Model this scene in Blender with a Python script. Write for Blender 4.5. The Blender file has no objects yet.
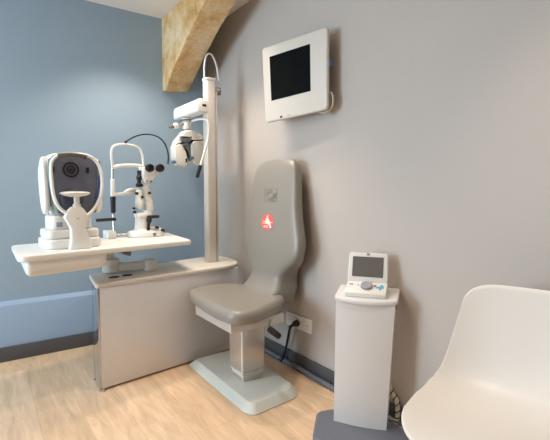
import bpy, bmesh, math, random
from mathutils import Vector, Matrix
random.seed(4)
S = bpy.context.scene
COL = S.collection
PI = math.pi

# ------------------------------------------------------------------ camera
F = 418.0; CX, CY = 275.0, 220.0; H = 1.1
RM = Matrix(((0.8176556661996109, 0.038477913703511106, -0.5744202831452729),
             (-0.5757075746693544, 0.05464872367066712, -0.8158273747978162),
             (0.0, 0.997763983694637, 0.06683586493648287)))
cam_d = bpy.data.cameras.new('camera'); cam_d.sensor_width = 36; cam_d.sensor_fit = 'HORIZONTAL'
cam_d.lens = F / 550 * 36; cam_d.clip_start = 0.05
cam = bpy.data.objects.new('camera', cam_d); COL.objects.link(cam)
cam.matrix_world = Matrix.Translation((0, 0, H)) @ RM.to_4x4()
S.camera = cam
CPOS = Vector((0, 0, H))
def _ray(px, py): return RM @ Vector(((px - CX) / F, -(py - CY) / F, -1.0))
def at_y(px, py, y):
    d = _ray(px, py); return CPOS + d * (y / d.y)
def at_x(px, py, x):
    d = _ray(px, py); return CPOS + d * (x / d.x)
def at_z(px, py, z):
    d = _ray(px, py); return CPOS + d * ((z - H) / d.z)

# ------------------------------------------------------------------ materials
def srgb(r, g, b):
    f = lambda c: (c / 255 / 12.92) if c / 255 <= 0.04045 else ((c / 255 + 0.055) / 1.055) ** 2.4
    return (f(r), f(g), f(b), 1.0)
def mat(name, rgb, rough=0.5, metal=0.0, var=0.0, vscale=6.0, bump=0.0, bscale=200.0, coat=0.0, spec=0.5):
    m = bpy.data.materials.new(name); m.use_nodes = True
    nt = m.node_tree; b = nt.nodes['Principled BSDF']
    c = srgb(*rgb)
    b.inputs['Roughness'].default_value = rough; b.inputs['Metallic'].default_value = metal
    b.inputs['Coat Weight'].default_value = coat; b.inputs['Specular IOR Level'].default_value = spec
    tc = nt.nodes.new('ShaderNodeTexCoord')
    n = nt.nodes.new('ShaderNodeTexNoise'); n.inputs['Scale'].default_value = vscale; n.inputs['Detail'].default_value = 4
    nt.links.new(tc.outputs['Object'], n.inputs['Vector'])
    mx = nt.nodes.new('ShaderNodeMix'); mx.data_type = 'RGBA'
    k = 1 - var
    mx.inputs[6].default_value = (c[0] * k, c[1] * k, c[2] * k, 1)
    mx.inputs[7].default_value = (min(1, c[0] * (1 + var)), min(1, c[1] * (1 + var)), min(1, c[2] * (1 + var)), 1)
    nt.links.new(n.outputs['Fac'], mx.inputs[0]); nt.links.new(mx.outputs[2], b.inputs['Base Color'])
    if bump:
        n2 = nt.nodes.new('ShaderNodeTexNoise'); n2.inputs['Scale'].default_value = bscale; n2.inputs['Detail'].default_value = 3
        nt.links.new(tc.outputs['Object'], n2.inputs['Vector'])
        bp = nt.nodes.new('ShaderNodeBump'); bp.inputs['Strength'].default_value = bump; bp.inputs['Distance'].default_value = 0.004
        nt.links.new(n2.outputs['Fac'], bp.inputs['Height']); nt.links.new(bp.outputs['Normal'], b.inputs['Normal'])
    return m

M_BLUE = mat('blue_paint', (150, 170, 187), 0.55, var=0.02, vscale=2, bump=0.08, bscale=120)
M_BLUE_SK = mat('blue_skirting_paint', (148, 169, 194), 0.5, var=0.02, vscale=2, bump=0.08, bscale=120)
M_GREYW = mat('grey_paint', (191, 181, 173), 0.55, var=0.02, vscale=1.5, bump=0.12, bscale=60)
M_CEIL = mat('ceiling_paint', (234, 226, 219), 0.7, var=0.01, bump=0.05, bscale=90)
M_OTHER = mat('off_white_paint', (225, 222, 216), 0.7, var=0.01)
M_BASEB = mat('anthracite_skirting', (80, 79, 82), 0.55, var=0.04, vscale=12)
M_WHITE = mat('white_lacquer', (236, 233, 228), 0.35, var=0.01, vscale=30, bump=0.02, bscale=300)
M_IVORY = mat('ivory_plastic', (228, 224, 216), 0.4, var=0.012, vscale=20)
M_FRAME = mat('warm_white_frame', (218, 209, 198), 0.42, var=0.012)
M_SHELL = mat('white_shell_plastic', (236, 229, 222), 0.38, var=0.008, vscale=5)
M_TOP = mat('worktop_laminate', (218, 212, 203), 0.4, var=0.02, vscale=20)
M_CAB = mat('silver_textured_panel', (226, 224, 226), 0.42, metal=0.25, var=0.04, vscale=8, bump=0.6, bscale=110)
M_CABEND = mat('polished_silver_panel', (190, 192, 196), 0.08, metal=0.9, var=0.02)
M_ALU = mat('satin_aluminium', (214, 209, 203), 0.36, metal=0.45, var=0.03, vscale=10)
M_MAST = mat('mast_paint', (214, 208, 200), 0.4, metal=0.15, var=0.02)
M_POST = mat('brushed_post', (206, 198, 192), 0.3, metal=0.75, var=0.03, vscale=14)
M_ALUD = mat('aluminium_groove', (128, 126, 124), 0.4, metal=0.7, var=0.03)
M_CHROME = mat('chrome', (210, 208, 204), 0.15, metal=1.0, var=0.02)
M_BRASS = mat('brass', (150, 115, 75), 0.35, metal=0.8, var=0.05)
M_BLACK = mat('black_plastic', (16, 16, 17), 0.5, var=0.05)
M_RUBBER = mat('black_rubber', (18, 18, 19), 0.55, var=0.05)
M_SCREEN = mat('dark_display', (4, 4, 5), 0.55, var=0.02, spec=0.08)
M_SCRGREY = mat('grey_display', (104, 97, 92), 0.3, var=0.04, vscale=30)
M_VINYL = mat('taupe_vinyl', (143, 137, 129), 0.33, var=0.03, vscale=8, bump=0.12, bscale=160)
M_VINYLD = mat('taupe_vinyl_emboss', (137, 130, 120), 0.45, var=0.03, vscale=8)
M_FOOT = mat('grey_green_base_paint', (204, 206, 198), 0.42, var=0.04, vscale=10, bump=0.12, bscale=150)
M_LENS = mat('dark_slate_plastic', (98, 102, 116), 0.45, var=0.06, vscale=12)
M_LENSD = mat('deep_slate_plastic', (62, 65, 78), 0.4, var=0.04, vscale=12)  # darker slate tone for the nose bulge and one lens ring
M_NAVY = mat('navy_accent', (62, 80, 132), 0.4, var=0.04)
M_TEAL = mat('teal_accent', (126, 158, 160), 0.4, var=0.04)
M_PAD = mat('grey_forehead_pad', (92, 86, 82), 0.5, var=0.05)
M_PED = mat('pale_grey_panel', (220, 215, 212), 0.4, var=0.012, vscale=6)
M_SLATE = mat('slate_base_paint', (104, 107, 118), 0.5, var=0.06, vscale=14, bump=0.1, bscale=120)
M_DIAL = mat('grey_dial', (158, 158, 166), 0.4, var=0.03)
M_BLUEKEY = mat('blue_key', (92, 176, 214), 0.4, var=0.04)
M_REDKEY = mat('red_key', (205, 96, 84), 0.4, var=0.04)
M_LOGO = mat('blue_logo', (104, 130, 158), 0.4, var=0.04)
M_LOGOG = mat('grey_logo', (150, 164, 182), 0.4, var=0.04)
M_PLUGBLUE = mat('blue_connector', (60, 130, 205), 0.4, var=0.04)
M_RED = mat('coral_sticker', (240, 98, 92), 0.45, var=0.02)
M_STW = mat('sticker_white', (252, 226, 212), 0.5, var=0.02)
M_CONDUIT = mat('grey_conduit', (104, 106, 116), 0.5, var=0.06, vscale=30)
M_CREAM = mat('cream_cable', (205, 196, 172), 0.5, var=0.03)

def wood_floor():
    m = bpy.data.materials.new('oak_plank_floor'); m.use_nodes = True
    nt = m.node_tree; N = nt.nodes; Lk = nt.links; b = N['Principled BSDF']
    tc = N.new('ShaderNodeTexCoord')
    mp = N.new('ShaderNodeMapping'); mp.inputs['Rotation'].default_value = (0, 0, PI / 2)
    Lk.new(tc.outputs['Object'], mp.inputs['Vector'])
    br = N.new('ShaderNodeTexBrick'); br.offset = 0.37
    br.inputs['Scale'].default_value = 1.0; br.inputs['Mortar Size'].default_value = 0.0012
    br.inputs['Mortar Smooth'].default_value = 0.3
    br.inputs['Brick Width'].default_value = 1.25; br.inputs['Row Height'].default_value = 0.19
    br.inputs['Color1'].default_value = srgb(232, 202, 170); br.inputs['Color2'].default_value = srgb(224, 192, 158)
    br.inputs['Mortar'].default_value = srgb(205, 172, 138)
    Lk.new(mp.outputs['Vector'], br.inputs['Vector'])
    m2 = N.new('ShaderNodeMapping'); m2.inputs['Scale'].default_value = (9, 1.3, 1)
    Lk.new(tc.outputs['Object'], m2.inputs['Vector'])
    n = N.new('ShaderNodeTexNoise'); n.inputs['Scale'].default_value = 2.2; n.inputs['Detail'].default_value = 8; n.inputs['Roughness'].default_value = 0.62
    n.inputs['Distortion'].default_value = 0.9
    Lk.new(m2.outputs['Vector'], n.inputs['Vector'])
    rp = N.new('ShaderNodeValToRGB'); rp.color_ramp.elements[0].position = 0.3; rp.color_ramp.elements[1].position = 0.68
    rp.color_ramp.elements[0].color = (0.64, 0.59, 0.53, 1); rp.color_ramp.elements[1].color = (1.08, 1.06, 1.05, 1)
    Lk.new(n.outputs['Fac'], rp.inputs['Fac'])
    m3 = N.new('ShaderNodeMapping'); m3.inputs['Scale'].default_value = (70, 5, 1)
    Lk.new(tc.outputs['Object'], m3.inputs['Vector'])
    n3 = N.new('ShaderNodeTexNoise'); n3.inputs['Scale'].default_value = 2; n3.inputs['Detail'].default_value = 4
    Lk.new(m3.outputs['Vector'], n3.inputs['Vector'])
    rp3 = N.new('ShaderNodeValToRGB'); rp3.color_ramp.elements[0].position = 0.3; rp3.color_ramp.elements[1].position = 0.7
    rp3.color_ramp.elements[0].color = (0.92, 0.91, 0.9, 1); rp3.color_ramp.elements[1].color = (1.04, 1.04, 1.04, 1)
    Lk.new(n3.outputs['Fac'], rp3.inputs['Fac'])
    a = N.new('ShaderNodeMix'); a.data_type = 'RGBA'; a.blend_type = 'MULTIPLY'; a.inputs[0].default_value = 0.66
    Lk.new(br.outputs['Color'], a.inputs[6]); Lk.new(rp.outputs['Color'], a.inputs[7])
    c = N.new('ShaderNodeMix'); c.data_type = 'RGBA'; c.blend_type = 'MULTIPLY'; c.inputs[0].default_value = 0.9
    Lk.new(a.outputs[2], c.inputs[6]); Lk.new(rp3.outputs['Color'], c.inputs[7])
    Lk.new(c.outputs[2], b.inputs['Base Color'])
    b.inputs['Roughness'].default_value = 0.42
    bp = N.new('ShaderNodeBump'); bp.inputs['Strength'].default_value = 0.12; bp.inputs['Distance'].default_value = 0.003
    Lk.new(n3.outputs['Fac'], bp.inputs['Height']); Lk.new(bp.outputs['Normal'], b.inputs['Normal'])
    return m
M_FLOOR = wood_floor()

def stone():
    m = bpy.data.materials.new('ochre_limestone'); m.use_nodes = True
    nt = m.node_tree; N = nt.nodes; Lk = nt.links; b = N['Principled BSDF']
    tc = N.new('ShaderNodeTexCoord')
    n = N.new('ShaderNodeTexNoise'); n.inputs['Scale'].default_value = 5.5; n.inputs['Detail'].default_value = 9; n.inputs['Roughness'].default_value = 0.65
    Lk.new(tc.outputs['Object'], n.inputs['Vector'])
    rp = N.new('ShaderNodeValToRGB'); e = rp.color_ramp.elements
    e[0].position = 0.30; e[0].color = srgb(184, 138, 82); e[1].position = 0.72; e[1].color = srgb(238, 220, 190)
    x = e.new(0.42); x.color = srgb(217, 177, 122); x = e.new(0.54); x.color = srgb(230, 203, 160)
    Lk.new(n.outputs['Fac'], rp.inputs['Fac'])
    n2 = N.new('ShaderNodeTexNoise'); n2.inputs['Scale'].default_value = 34; n2.inputs['Detail'].default_value = 6; n2.inputs['Roughness'].default_value = 0.7
    Lk.new(tc.outputs['Object'], n2.inputs['Vector'])
    r2 = N.new('ShaderNodeValToRGB'); r2.color_ramp.elements[0].position = 0.3; r2.color_ramp.elements[1].position = 0.6
    r2.color_ramp.elements[0].color = (0.72, 0.62, 0.5, 1); r2.color_ramp.elements[1].color = (1.03, 1.02, 1.0, 1)
    Lk.new(n2.outputs['Fac'], r2.inputs['Fac'])
    mx = N.new('ShaderNodeMix'); mx.data_type = 'RGBA'; mx.blend_type = 'MULTIPLY'; mx.inputs[0].default_value = 0.6
    Lk.new(rp.outputs['Color'], mx.inputs[6]); Lk.new(r2.outputs['Color'], mx.inputs[7])
    Lk.new(mx.outputs[2], b.inputs['Base Color']); b.inputs['Roughness'].default_value = 0.9
    bp = N.new('ShaderNodeBump'); bp.inputs['Strength'].default_value = 0.5; bp.inputs['Distance'].default_value = 0.008
    Lk.new(n2.outputs['Fac'], bp.inputs['Height']); Lk.new(bp.outputs['Normal'], b.inputs['Normal'])
    return m
M_STONE = stone()

# ------------------------------------------------------------------ mesh helpers
def frame(o, u, v=None, w=None):
    o = Vector(o); u = Vector(u).normalized()
    w = Vector(w).normalized() if w is not None else Vector((0, 0, 1))
    v = Vector(v).normalized() if v is not None else w.cross(u).normalized()
    return lambda a, b, c: o + u * a + v * b + w * c
WORLD = lambda a, b, c: Vector((a, b, c))

def loft(bm, rings, cap=True, closed=True):
    R = [[bm.verts.new(p) for p in r] for r in rings]
    n = len(R[0])
    for i in range(len(R) - 1):
        for j in range(n if closed else n - 1):
            k = (j + 1) % n
            try: bm.faces.new((R[i][j], R[i][k], R[i + 1][k], R[i + 1][j]))
            except ValueError: pass
    if cap:
        for r in (R[0], R[-1]):
            try: bm.faces.new(r)
            except ValueError: pass
    return R

def offset(poly, d):
    n = len(poly); out = []
    for i in range(n):
        a = Vector(poly[i - 1]); b = Vector(poly[i]); c = Vector(poly[(i + 1) % n])
        e1 = (b - a); e2 = (c - b)
        if e1.length < 1e-9 or e2.length < 1e-9: out.append(tuple(b)); continue
        e1.normalize(); e2.normalize()
        n1 = Vector((-e1.y, e1.x)); n2 = Vector((-e2.y, e2.x))
        m = n1 + n2
        if m.length < 1e-6: out.append(tuple(b)); continue
        m.normalize(); k = d / max(0.35, m.dot(n1))
        out.append((b.x + m.x * k, b.y + m.y * k))
    return out
def ccw(poly):
    a = sum(poly[i - 1][0] * poly[i][1] - poly[i][0] * poly[i - 1][1] for i in range(len(poly)))
    return list(poly) if a > 0 else list(poly)[::-1]
def rpoly(pts, r, n=5):
    pts = ccw(pts); out = []; N = len(pts)
    for i in range(N):
        rr = r[i] if isinstance(r, (list, tuple)) else r
        b = Vector(pts[i]); a = Vector(pts[i - 1]); c = Vector(pts[(i + 1) % N])
        d1 = (a - b); d2 = (c - b); l = min(rr, d1.length * 0.49, d2.length * 0.49)
        if rr <= 0: out.append(tuple(b)); continue
        p = b + d1.normalized() * l; q = b + d2.normalized() * l
        for k in range(n + 1):
            t = k / n
            out.append(tuple(p * (1 - t) ** 2 + b * 2 * t * (1 - t) + q * t * t))
    return out
def prism(bm, poly, z0, z1, bev=0.0, seg=3, M=WORLD, bev0=None):
    """poly in (a,b), extruded along c, rounded top (bev) and bottom (bev0) edges"""
    poly = ccw(poly)
    if bev0 is None: bev0 = bev
    rings = []
    def ring(d, z): rings.append([M(p[0], p[1], z) for p in (offset(poly, d) if d else poly)])
    if bev0 > 0:
        for k in range(seg):
            a = k / seg * PI / 2; ring(bev0 * (1 - math.sin(a)), z0 + bev0 * (1 - math.cos(a)))
    ring(0, z0 + bev0)
    if z1 - bev > z0 + bev0 + 1e-6: ring(0, z1 - bev)
    if bev > 0:
        for k in range(1, seg + 1):
            a = k / seg * PI / 2; ring(bev * (1 - math.cos(a)), z1 - bev + bev * math.sin(a))
    loft(bm, rings)
def box(bm, a0, a1, b0, b1, c0, c1, bev=0.004, rc=None, M=WORLD, seg=2):
    rc = bev if rc is None else rc
    P = [(a0, b0), (a1, b0), (a1, b1), (a0, b1)]
    if rc > 0: P = rpoly(P, rc, 4)
    prism(bm, P, c0, c1, bev, seg, M)
def smooth(pts, k=6, closed=False):
    P = [Vector(p) for p in pts]; n = len(P); out = []
    rng = range(n) if closed else range(n - 1)
    for i in rng:
        p0 = P[(i - 1) % n] if (closed or i > 0) else P[0] * 2 - P[1]
        p1 = P[i]; p2 = P[(i + 1) % n]
        p3 = P[(i + 2) % n] if (closed or i + 2 < n) else P[-1] * 2 - P[-2]
        for j in range(k):
            t = j / k
            out.append(0.5 * ((2 * p1) + (p2 - p0) * t + (2 * p0 - 5 * p1 + 4 * p2 - p3) * t * t + (3 * p1 - p0 - 3 * p2 + p3) * t ** 3))
    if not closed: out.append(P[-1])
    return out
def tube(bm, pts, r, n=10, k=6, closed=False, r2=None, up=None):
    """sweep; r may be a list over the control points; r2 = second half-axis (flat strip) along 'up'"""
    P = smooth(pts, k, closed) if k > 1 else [Vector(p) for p in pts]
    m = len(P); rings = []; prev = None
    for i in range(m):
        if closed: t = P[(i + 1) % m] - P[i - 1]
        else: t = P[min(i + 1, m - 1)] - P[max(i - 1, 0)]
        t.normalize()
        if up is not None: a = Vector(up); a = (a - t * a.dot(t)).normalized()
        elif prev is None:
            a = Vector((0, 0, 1)) if abs(t.z) < 0.9 else Vector((1, 0, 0)); a = (a - t * a.dot(t)).normalized()
        else: a = (prev - t * prev.dot(t)).normalized()
        prev = a; b = t.cross(a)
        if isinstance(r, (list, tuple)):
            x = i / max(1, m - 1) * (len(r) - 1); q = min(int(x), len(r) - 2); rr = r[q] + (r[q + 1] - r[q]) * (x - q)
        else: rr = r
        ra = rr if r2 is None else r2
        rings.append([P[i] + a * (ra * math.cos(2 * PI * j / n)) + b * (rr * math.sin(2 * PI * j / n)) for j in range(n)])
    if closed: rings.append(rings[0]); 
    loft(bm, rings, cap=not closed)
def lathe(bm, prof, c, axis=(0, 0, 1), n=24, sx=1.0, sy=1.0, u=None):
    w = Vector(axis).normalized()
    if u is None: u = Vector((1, 0, 0)) if abs(w.x) < 0.9 else Vector((0, 1, 0))
    u = Vector(u); u = (u - w * u.dot(w)).normalized(); v = w.cross(u); c = Vector(c)
    loft(bm, [[c + u * (r * sx * math.cos(2 * PI * j / n)) + v * (r * sy * math.sin(2 * PI * j / n)) + w * h for j in range(n)] for r, h in prof])
def cyl(bm, p, q, r, n=16, bev=None):
    p = Vector(p); q = Vector(q); L = (q - p).length; e = min(bev if bev is not None else r * 0.25, L * .4)
    lathe(bm, [(r - e, 0), (r, e), (r, L - e), (r - e, L)], p, q - p, n)
def sup(a, b, n, k=32):
    out = []
    for i in range(k):
        t = 2 * PI * i / k; c, s = math.cos(t), math.sin(t)
        out.append((a * math.copysign(abs(c) ** (2 / n), c), b * math.copysign(abs(s) ** (2 / n), s)))
    return out
def bmn(): return bmesh.new()

def wloc(o):
    v = Vector((0, 0, 0))
    while o is not None: v += o.location; o = o.parent
    return v
def finish(name, bm, m, parent=None, loc=None, sharp=38):
    bmesh.ops.remove_doubles(bm, verts=bm.verts, dist=1e-6)
    bmesh.ops.recalc_face_normals(bm, faces=bm.faces)
    base = wloc(parent) if parent is not None else Vector((0, 0, 0))
    if parent is None:
        if loc is None: loc = (0, 0, 0)
        org = Vector(loc)
    else: org = base
    bmesh.ops.translate(bm, verts=bm.verts, vec=-org)
    me = bpy.data.meshes.new(name); bm.to_mesh(me); bm.free()
    for p in me.polygons: p.use_smooth = True
    me.set_sharp_from_angle(angle=math.radians(sharp))
    me.materials.append(m)
    o = bpy.data.objects.new(name, me); COL.objects.link(o)
    if parent is not None: o.parent = parent
    else: o.location = org
    return o
def thing(name, label, cat, loc, group=None):
    o = bpy.data.objects.new(name, None); COL.objects.link(o); o.location = loc; o.empty_display_size = 0.05
    o['label'] = label; o['category'] = cat
    if group: o['group'] = group
    return o
def tag(o, label, cat, group=None):
    o['label'] = label; o['category'] = cat
    if group: o['group'] = group
    return o
def struct(name, bm, m):
    o = finish(name, bm, m); o['kind'] = 'structure'; return o
def qbox(a0, a1, b0, b1, c0, c1):
    bm = bmn(); box(bm, a0, a1, b0, b1, c0, c1, bev=0, rc=0); return bm

# ------------------------------------------------------------------ room
XW, YB, ZC = 1.594, 3.228, 2.436
XL, YF = -2.5, -2.2
struct('floor', qbox(XL - .1, XW + .12, YF - .1, YB + .12, -0.1, 0), M_FLOOR)
struct('ceiling', qbox(XL - .1, XW + .12, YF - .1, YB + .12, ZC, ZC + 0.1), M_CEIL)
struct('wall_right', qbox(XW, XW + .12, YF, YB + .12, 0, ZC), M_GREYW)
struct('wall_back', qbox(XL, XW, YB, YB + .12, 0, ZC), M_BLUE)
struct('wall_front', qbox(XL, XW, YF - .1, YF, 0, ZC), M_OTHER)
# left wall (behind the viewer's shoulder) with a tall window in it
bm = bmn(); W0, W1, WZ0, WZ1 = 1.8, 3.1, 0.5, 2.1
for (a, b, c, d) in ((YF, W0, 0, ZC), (W1, YB, 0, ZC), (W0, W1, 0, WZ0), (W0, W1, WZ1, ZC)):
    box(bm, XL - .1, XL, a, b, c, d, bev=0, rc=0)
struct('wall_left', bm, M_OTHER)
bm = bmn()
for (a, b, c, d) in ((W0, W0 + .05, WZ0, WZ1), (W1 - .05, W1, WZ0, WZ1), (W0, W1, WZ0, WZ0 + .05), (W0, W1, WZ1 - .05, WZ1), (-.375, -.325, WZ0, WZ1)):
    box(bm, XL - .075, XL - .02, a, b, c, d, bev=0.004)
struct('window_1', bm, M_WHITE)
# blue plinth along the back wall: vertical face with a sloped painted top
bm = bmn()
prof = [(YB, 0), (YB - .045, 0), (YB - .045, 0.362), (YB - .043, 0.365), (YB - .002, 0.384), (YB, 0.386)]
loft(bm, [[Vector((x, y, z)) for y, z in prof] for x in (XL, XW)])
struct('trim_1', bm, M_BLUE_SK)
bm = bmn(); box(bm, XL, XW - .016, YB - .061, YB - .045, 0, 0.095, bev=0.003, rc=0); struct('baseboard_back', bm, M_BASEB)
bm = bmn(); box(bm, XW - .016, XW, YF, YB - .045, 0, 0.092, bev=0.003, rc=0); struct('baseboard_right', bm, M_BASEB)

# stone springer of an arch
bm = bmn()
cur = [(3.228, 1.886), (3.185, 1.892), (3.05, 1.975), (2.90, 2.072), (2.73, 2.166), (2.5, 2.276), (2.3, 2.352), (2.05, 2.43)]
cs = [(p.x, p.y) for p in smooth([(a, b, 0) for a, b in cur], 5)]
poly = cs + [(2.05, 2.4355), (2.5, 2.4355), (3.0, 2.4355), (3.228, 2.4355), (3.228, 2.2)]
rnd = random.Random(9); rings = []
for i, x in enumerate([1.2, 1.206, 1.25, 1.3, 1.35, 1.392, 1.4]):
    e = 0.006 if i in (0, 6) else 0.0
    r = []
    for j, (y, z) in enumerate(poly):
        lim = j < len(cs)
        dy = rnd.uniform(-.006, .006) if 0 < j < len(cs) - 1 else 0
        dz = rnd.uniform(-.006, .006) + e if lim and 0 < j < len(cs) - 1 else 0
        if lim: dz += .022 * (x - 1.2) / .2
        r.append(Vector((x + (rnd.uniform(-.003, .003) if lim else 0), y + dy, min(2.4355, z + dz))))
    rings.append(r)
loft(bm, rings)
tag(finish('stone_arch_springer', bm, M_STONE, loc=(1.3, 3.1, 1.886)), 'rough ochre limestone arch springer curving from the blue wall up to the ceiling', 'stone arch')

# ------------------------------------------------------------------ refraction unit: cabinet, worktop, mast
un = thing('refraction_unit', 'low silver cabinet with pale worktop and tall aluminium mast beside the chair', 'cabinet', (1.0, 2.5, 0))
A = Vector((.506, 2.392)); B = Vector((1.50, 2.512)); ux = (B - A).normalized(); uy = Vector((-ux.y, ux.x)); LEN = (B - A).length
UF = frame((A.x, A.y, 0), (ux.x, ux.y, 0))
body = [(.512, 2.386), (1.455, 2.512), (1.455, 2.69), (.517, 2.560)]
bm = bmn(); prism(bm, rpoly(body, .004, 2), 0.012, 0.575, 0.002, 2); finish('cabinet_body', bm, M_CAB, un)
bm = bmn(); prism(bm, rpoly([(.500, 2.388), (.512, 2.3885), (.517, 2.556), (.505, 2.554)], .002, 2), 0.012, 0.575, 0.001, 1); finish('end_panel', bm, M_CABEND, un)['label'] = 'glossy end panel reflecting the blue wall'
bm = bmn(); prism(bm, [(.56, 2.43), (1.47, 2.54), (1.47, 2.62), (.56, 2.51)], 0.0, 0.0119, 0, 1); finish('plinth', bm, M_BLACK, un)
bm = bmn()
prism(bm, rpoly([(.490, 2.380), (1.40, 2.490), (1.50, 2.575), (1.535, 2.80), (1.50, 2.92), (1.40, 2.945), (.522, 2.715)], [.03, .12, .08, .1, .08, .04, .03], 7), 0.575, 0.602, 0.008, 3)
finish('worktop', bm, M_TOP, un)
for (u, v) in ((.512, 2.386), (.514, 2.548), (1.44, 2.53), (1.44, 2.64)):
    bm = bmn(); lathe(bm, [(.014, 0), (.016, .002), (.016, .006), (.009, .0085), (.009, .0119)], (u, v, 0), n=16)
    finish('levelling_foot', bm, M_CHROME, un)
for (u, v) in ((.13, .11), (.21, .115)):
    bm = bmn(); lathe(bm, [(.026, .6015), (.026, .606), (.018, .607), (.016, .6025)], UF(u, v, 0), n=20, sx=1.2, sy=.8)
    finish('cable_grommet', bm, M_BLACK, un)
MX, MY = 1.332, 2.690
bm = bmn(); box(bm, MX - .036, MX + .036, MY - .035, MY + .035, 0.602, 1.868, bev=0.002, rc=0.016); mast = finish('mast', bm, M_MAST, un)
bm = bmn(); box(bm, MX - .040, MX + .040, MY - .039, MY + .039, 1.868, 1.886, bev=0.005, rc=0.016); finish('mast_cap', bm, M_IVORY, mast)
bm = bmn(); box(bm, MX + .037, MX + .047, MY - .034, MY - .006, 0.602, 1.80, bev=0.002); finish('mast_rail', bm, M_ALU, mast)
bm = bmn(); cyl(bm, Vector((MX + .030, MY + .005, 1.805)), Vector((MX + .082, MY - .020, 1.805)), .026, 18, .006); finish('clamp_knob', bm, M_ALUD, mast)
bm = bmn(); box(bm, MX - .044, MX + .044, MY - .043, MY + .043, 0.602, 0.606, bev=0.001, rc=.016); finish('mast_flange', bm, M_ALU, mast)
# instrument table on its swing arm
tb = thing('instrument_table', 'white instrument table with under-tray on a swing arm over the cabinet', 'table', (.858, 2.647, .602))
TP = [(.130, 2.242), (1.074, 2.436), (1.130, 2.985), (.132, 2.78)]
bm = bmn(); prism(bm, rpoly(TP, [.07, .02, .02, .05], 6), 0.770, 0.800, 0.006, 2); finish('tabletop', bm, M_WHITE, tb)
TU = Vector((TP[1][0] - TP[0][0], TP[1][1] - TP[0][1])).normalized()
TF = frame((TP[0][0], TP[0][1], 0), (TU.x, TU.y, 0))
bm = bmn(); prism(bm, rpoly([(.160, 2.256), (.548, 2.337), (.570, 2.70), (.165, 2.66)], [.04, .05, .05, .05], 5), 0.695, 0.770, 0.001, 3, bev0=.028)
finish('under_tray', bm, M_WHITE, tb)
PA = Vector((.868, 2.62, 0)); PB = Vector((.640, 2.66, 0))
bm = bmn(); lathe(bm, [(.040, .6035), (.043, .607), (.043, .668), (.040, .672)], PA, n=28); arm = finish('pivot_post', bm, M_IVORY, tb)
bm = bmn()
d = (PB - PA).normalized(); AF = frame((PA.x, PA.y, 0), d)
prism(bm, rpoly([(.02, -.026), (.23, -.035), (.23, .035), (.02, .026)], .01, 3), .615, .662, .008, 2, AF); finish('swing_arm', bm, M_IVORY, tb)
bm = bmn(); lathe(bm, [(.046, .612), (.05, .618), (.05, .690), (.04, .694), (.022, .696), (.022, .770)], PB, n=28); finish('pivot_hub', bm, M_IVORY, tb)
bm = bmn(); k = PB + Vector((.05, -.10, .738)); cyl(bm, k, k + Vector((.03, -.04, -.006)), .013, 14); cyl(bm, PB + Vector((.01, -.01, .738)), k, .006, 10); finish('locking_knob', bm, M_ALUD, tb)

# ------------------------------------------------------------------ autorefractor
ang = math.radians(4.0)
AO = at_z(76.6, 249.2, .8001)
ar = thing('autorefractor', 'white autorefractor with dark slate face and chin rest on the table left', 'eye instrument', AO)
AR = frame(AO, (math.cos(ang), math.sin(ang), 0))
bm = bmn(); box(bm, -.135, .145, .035, .30, 0, .052, bev=.010, rc=.06, M=AR, seg=3); finish('base', bm, M_WHITE, ar)
bm = bmn(); box(bm, -.125, .14, .05, .29, .052, .100, bev=.012, rc=.05, M=AR, seg=3); finish('stage', bm, M_IVORY, ar)
bm = bmn(); box(bm, -.10, .11, .085, .27, .098, .175, bev=.012, rc=.04, M=AR, seg=3); nk = finish('neck', bm, M_WHITE, ar)
bm = bmn(); box(bm, -.075, -.045, .0825, .0855, .115, .14, bev=.001, M=AR); finish('badge', bm, M_LOGOG, nk)
U0 = .022
rows = [(.172, .085, .07), (.18, .098, .08), (.25, .112, .09), (.34, .128, .097), (.42, .134, .098), (.47, .128, .094), (.495, .11, .085), (.508, .085, .07)]
bm = bmn(); loft(bm, [[AR(U0 + a, .205 + b, w) for a, b in sup(hw, hd, 4.5, 36)] for w, hw, hd in rows]); finish('head_shell', bm, M_WHITE, ar)
# slate front fascia, bowed plate
bm = bmn()
fr = [(.185, .085), (.22, .095), (.30, .108), (.38, .118), (.44, .120), (.475, .112), (.495, .092), (.505, .07)]
outl = [(U0 + h, w) for w, h in fr] + [(U0 - h, w) for w, h in fr[::-1]]
prism(bm, outl, -.125, -.070, .008, 3, lambda a, b, c: AR(a, -c, b)); fas = finish('fascia', bm, M_LENS, ar)
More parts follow.
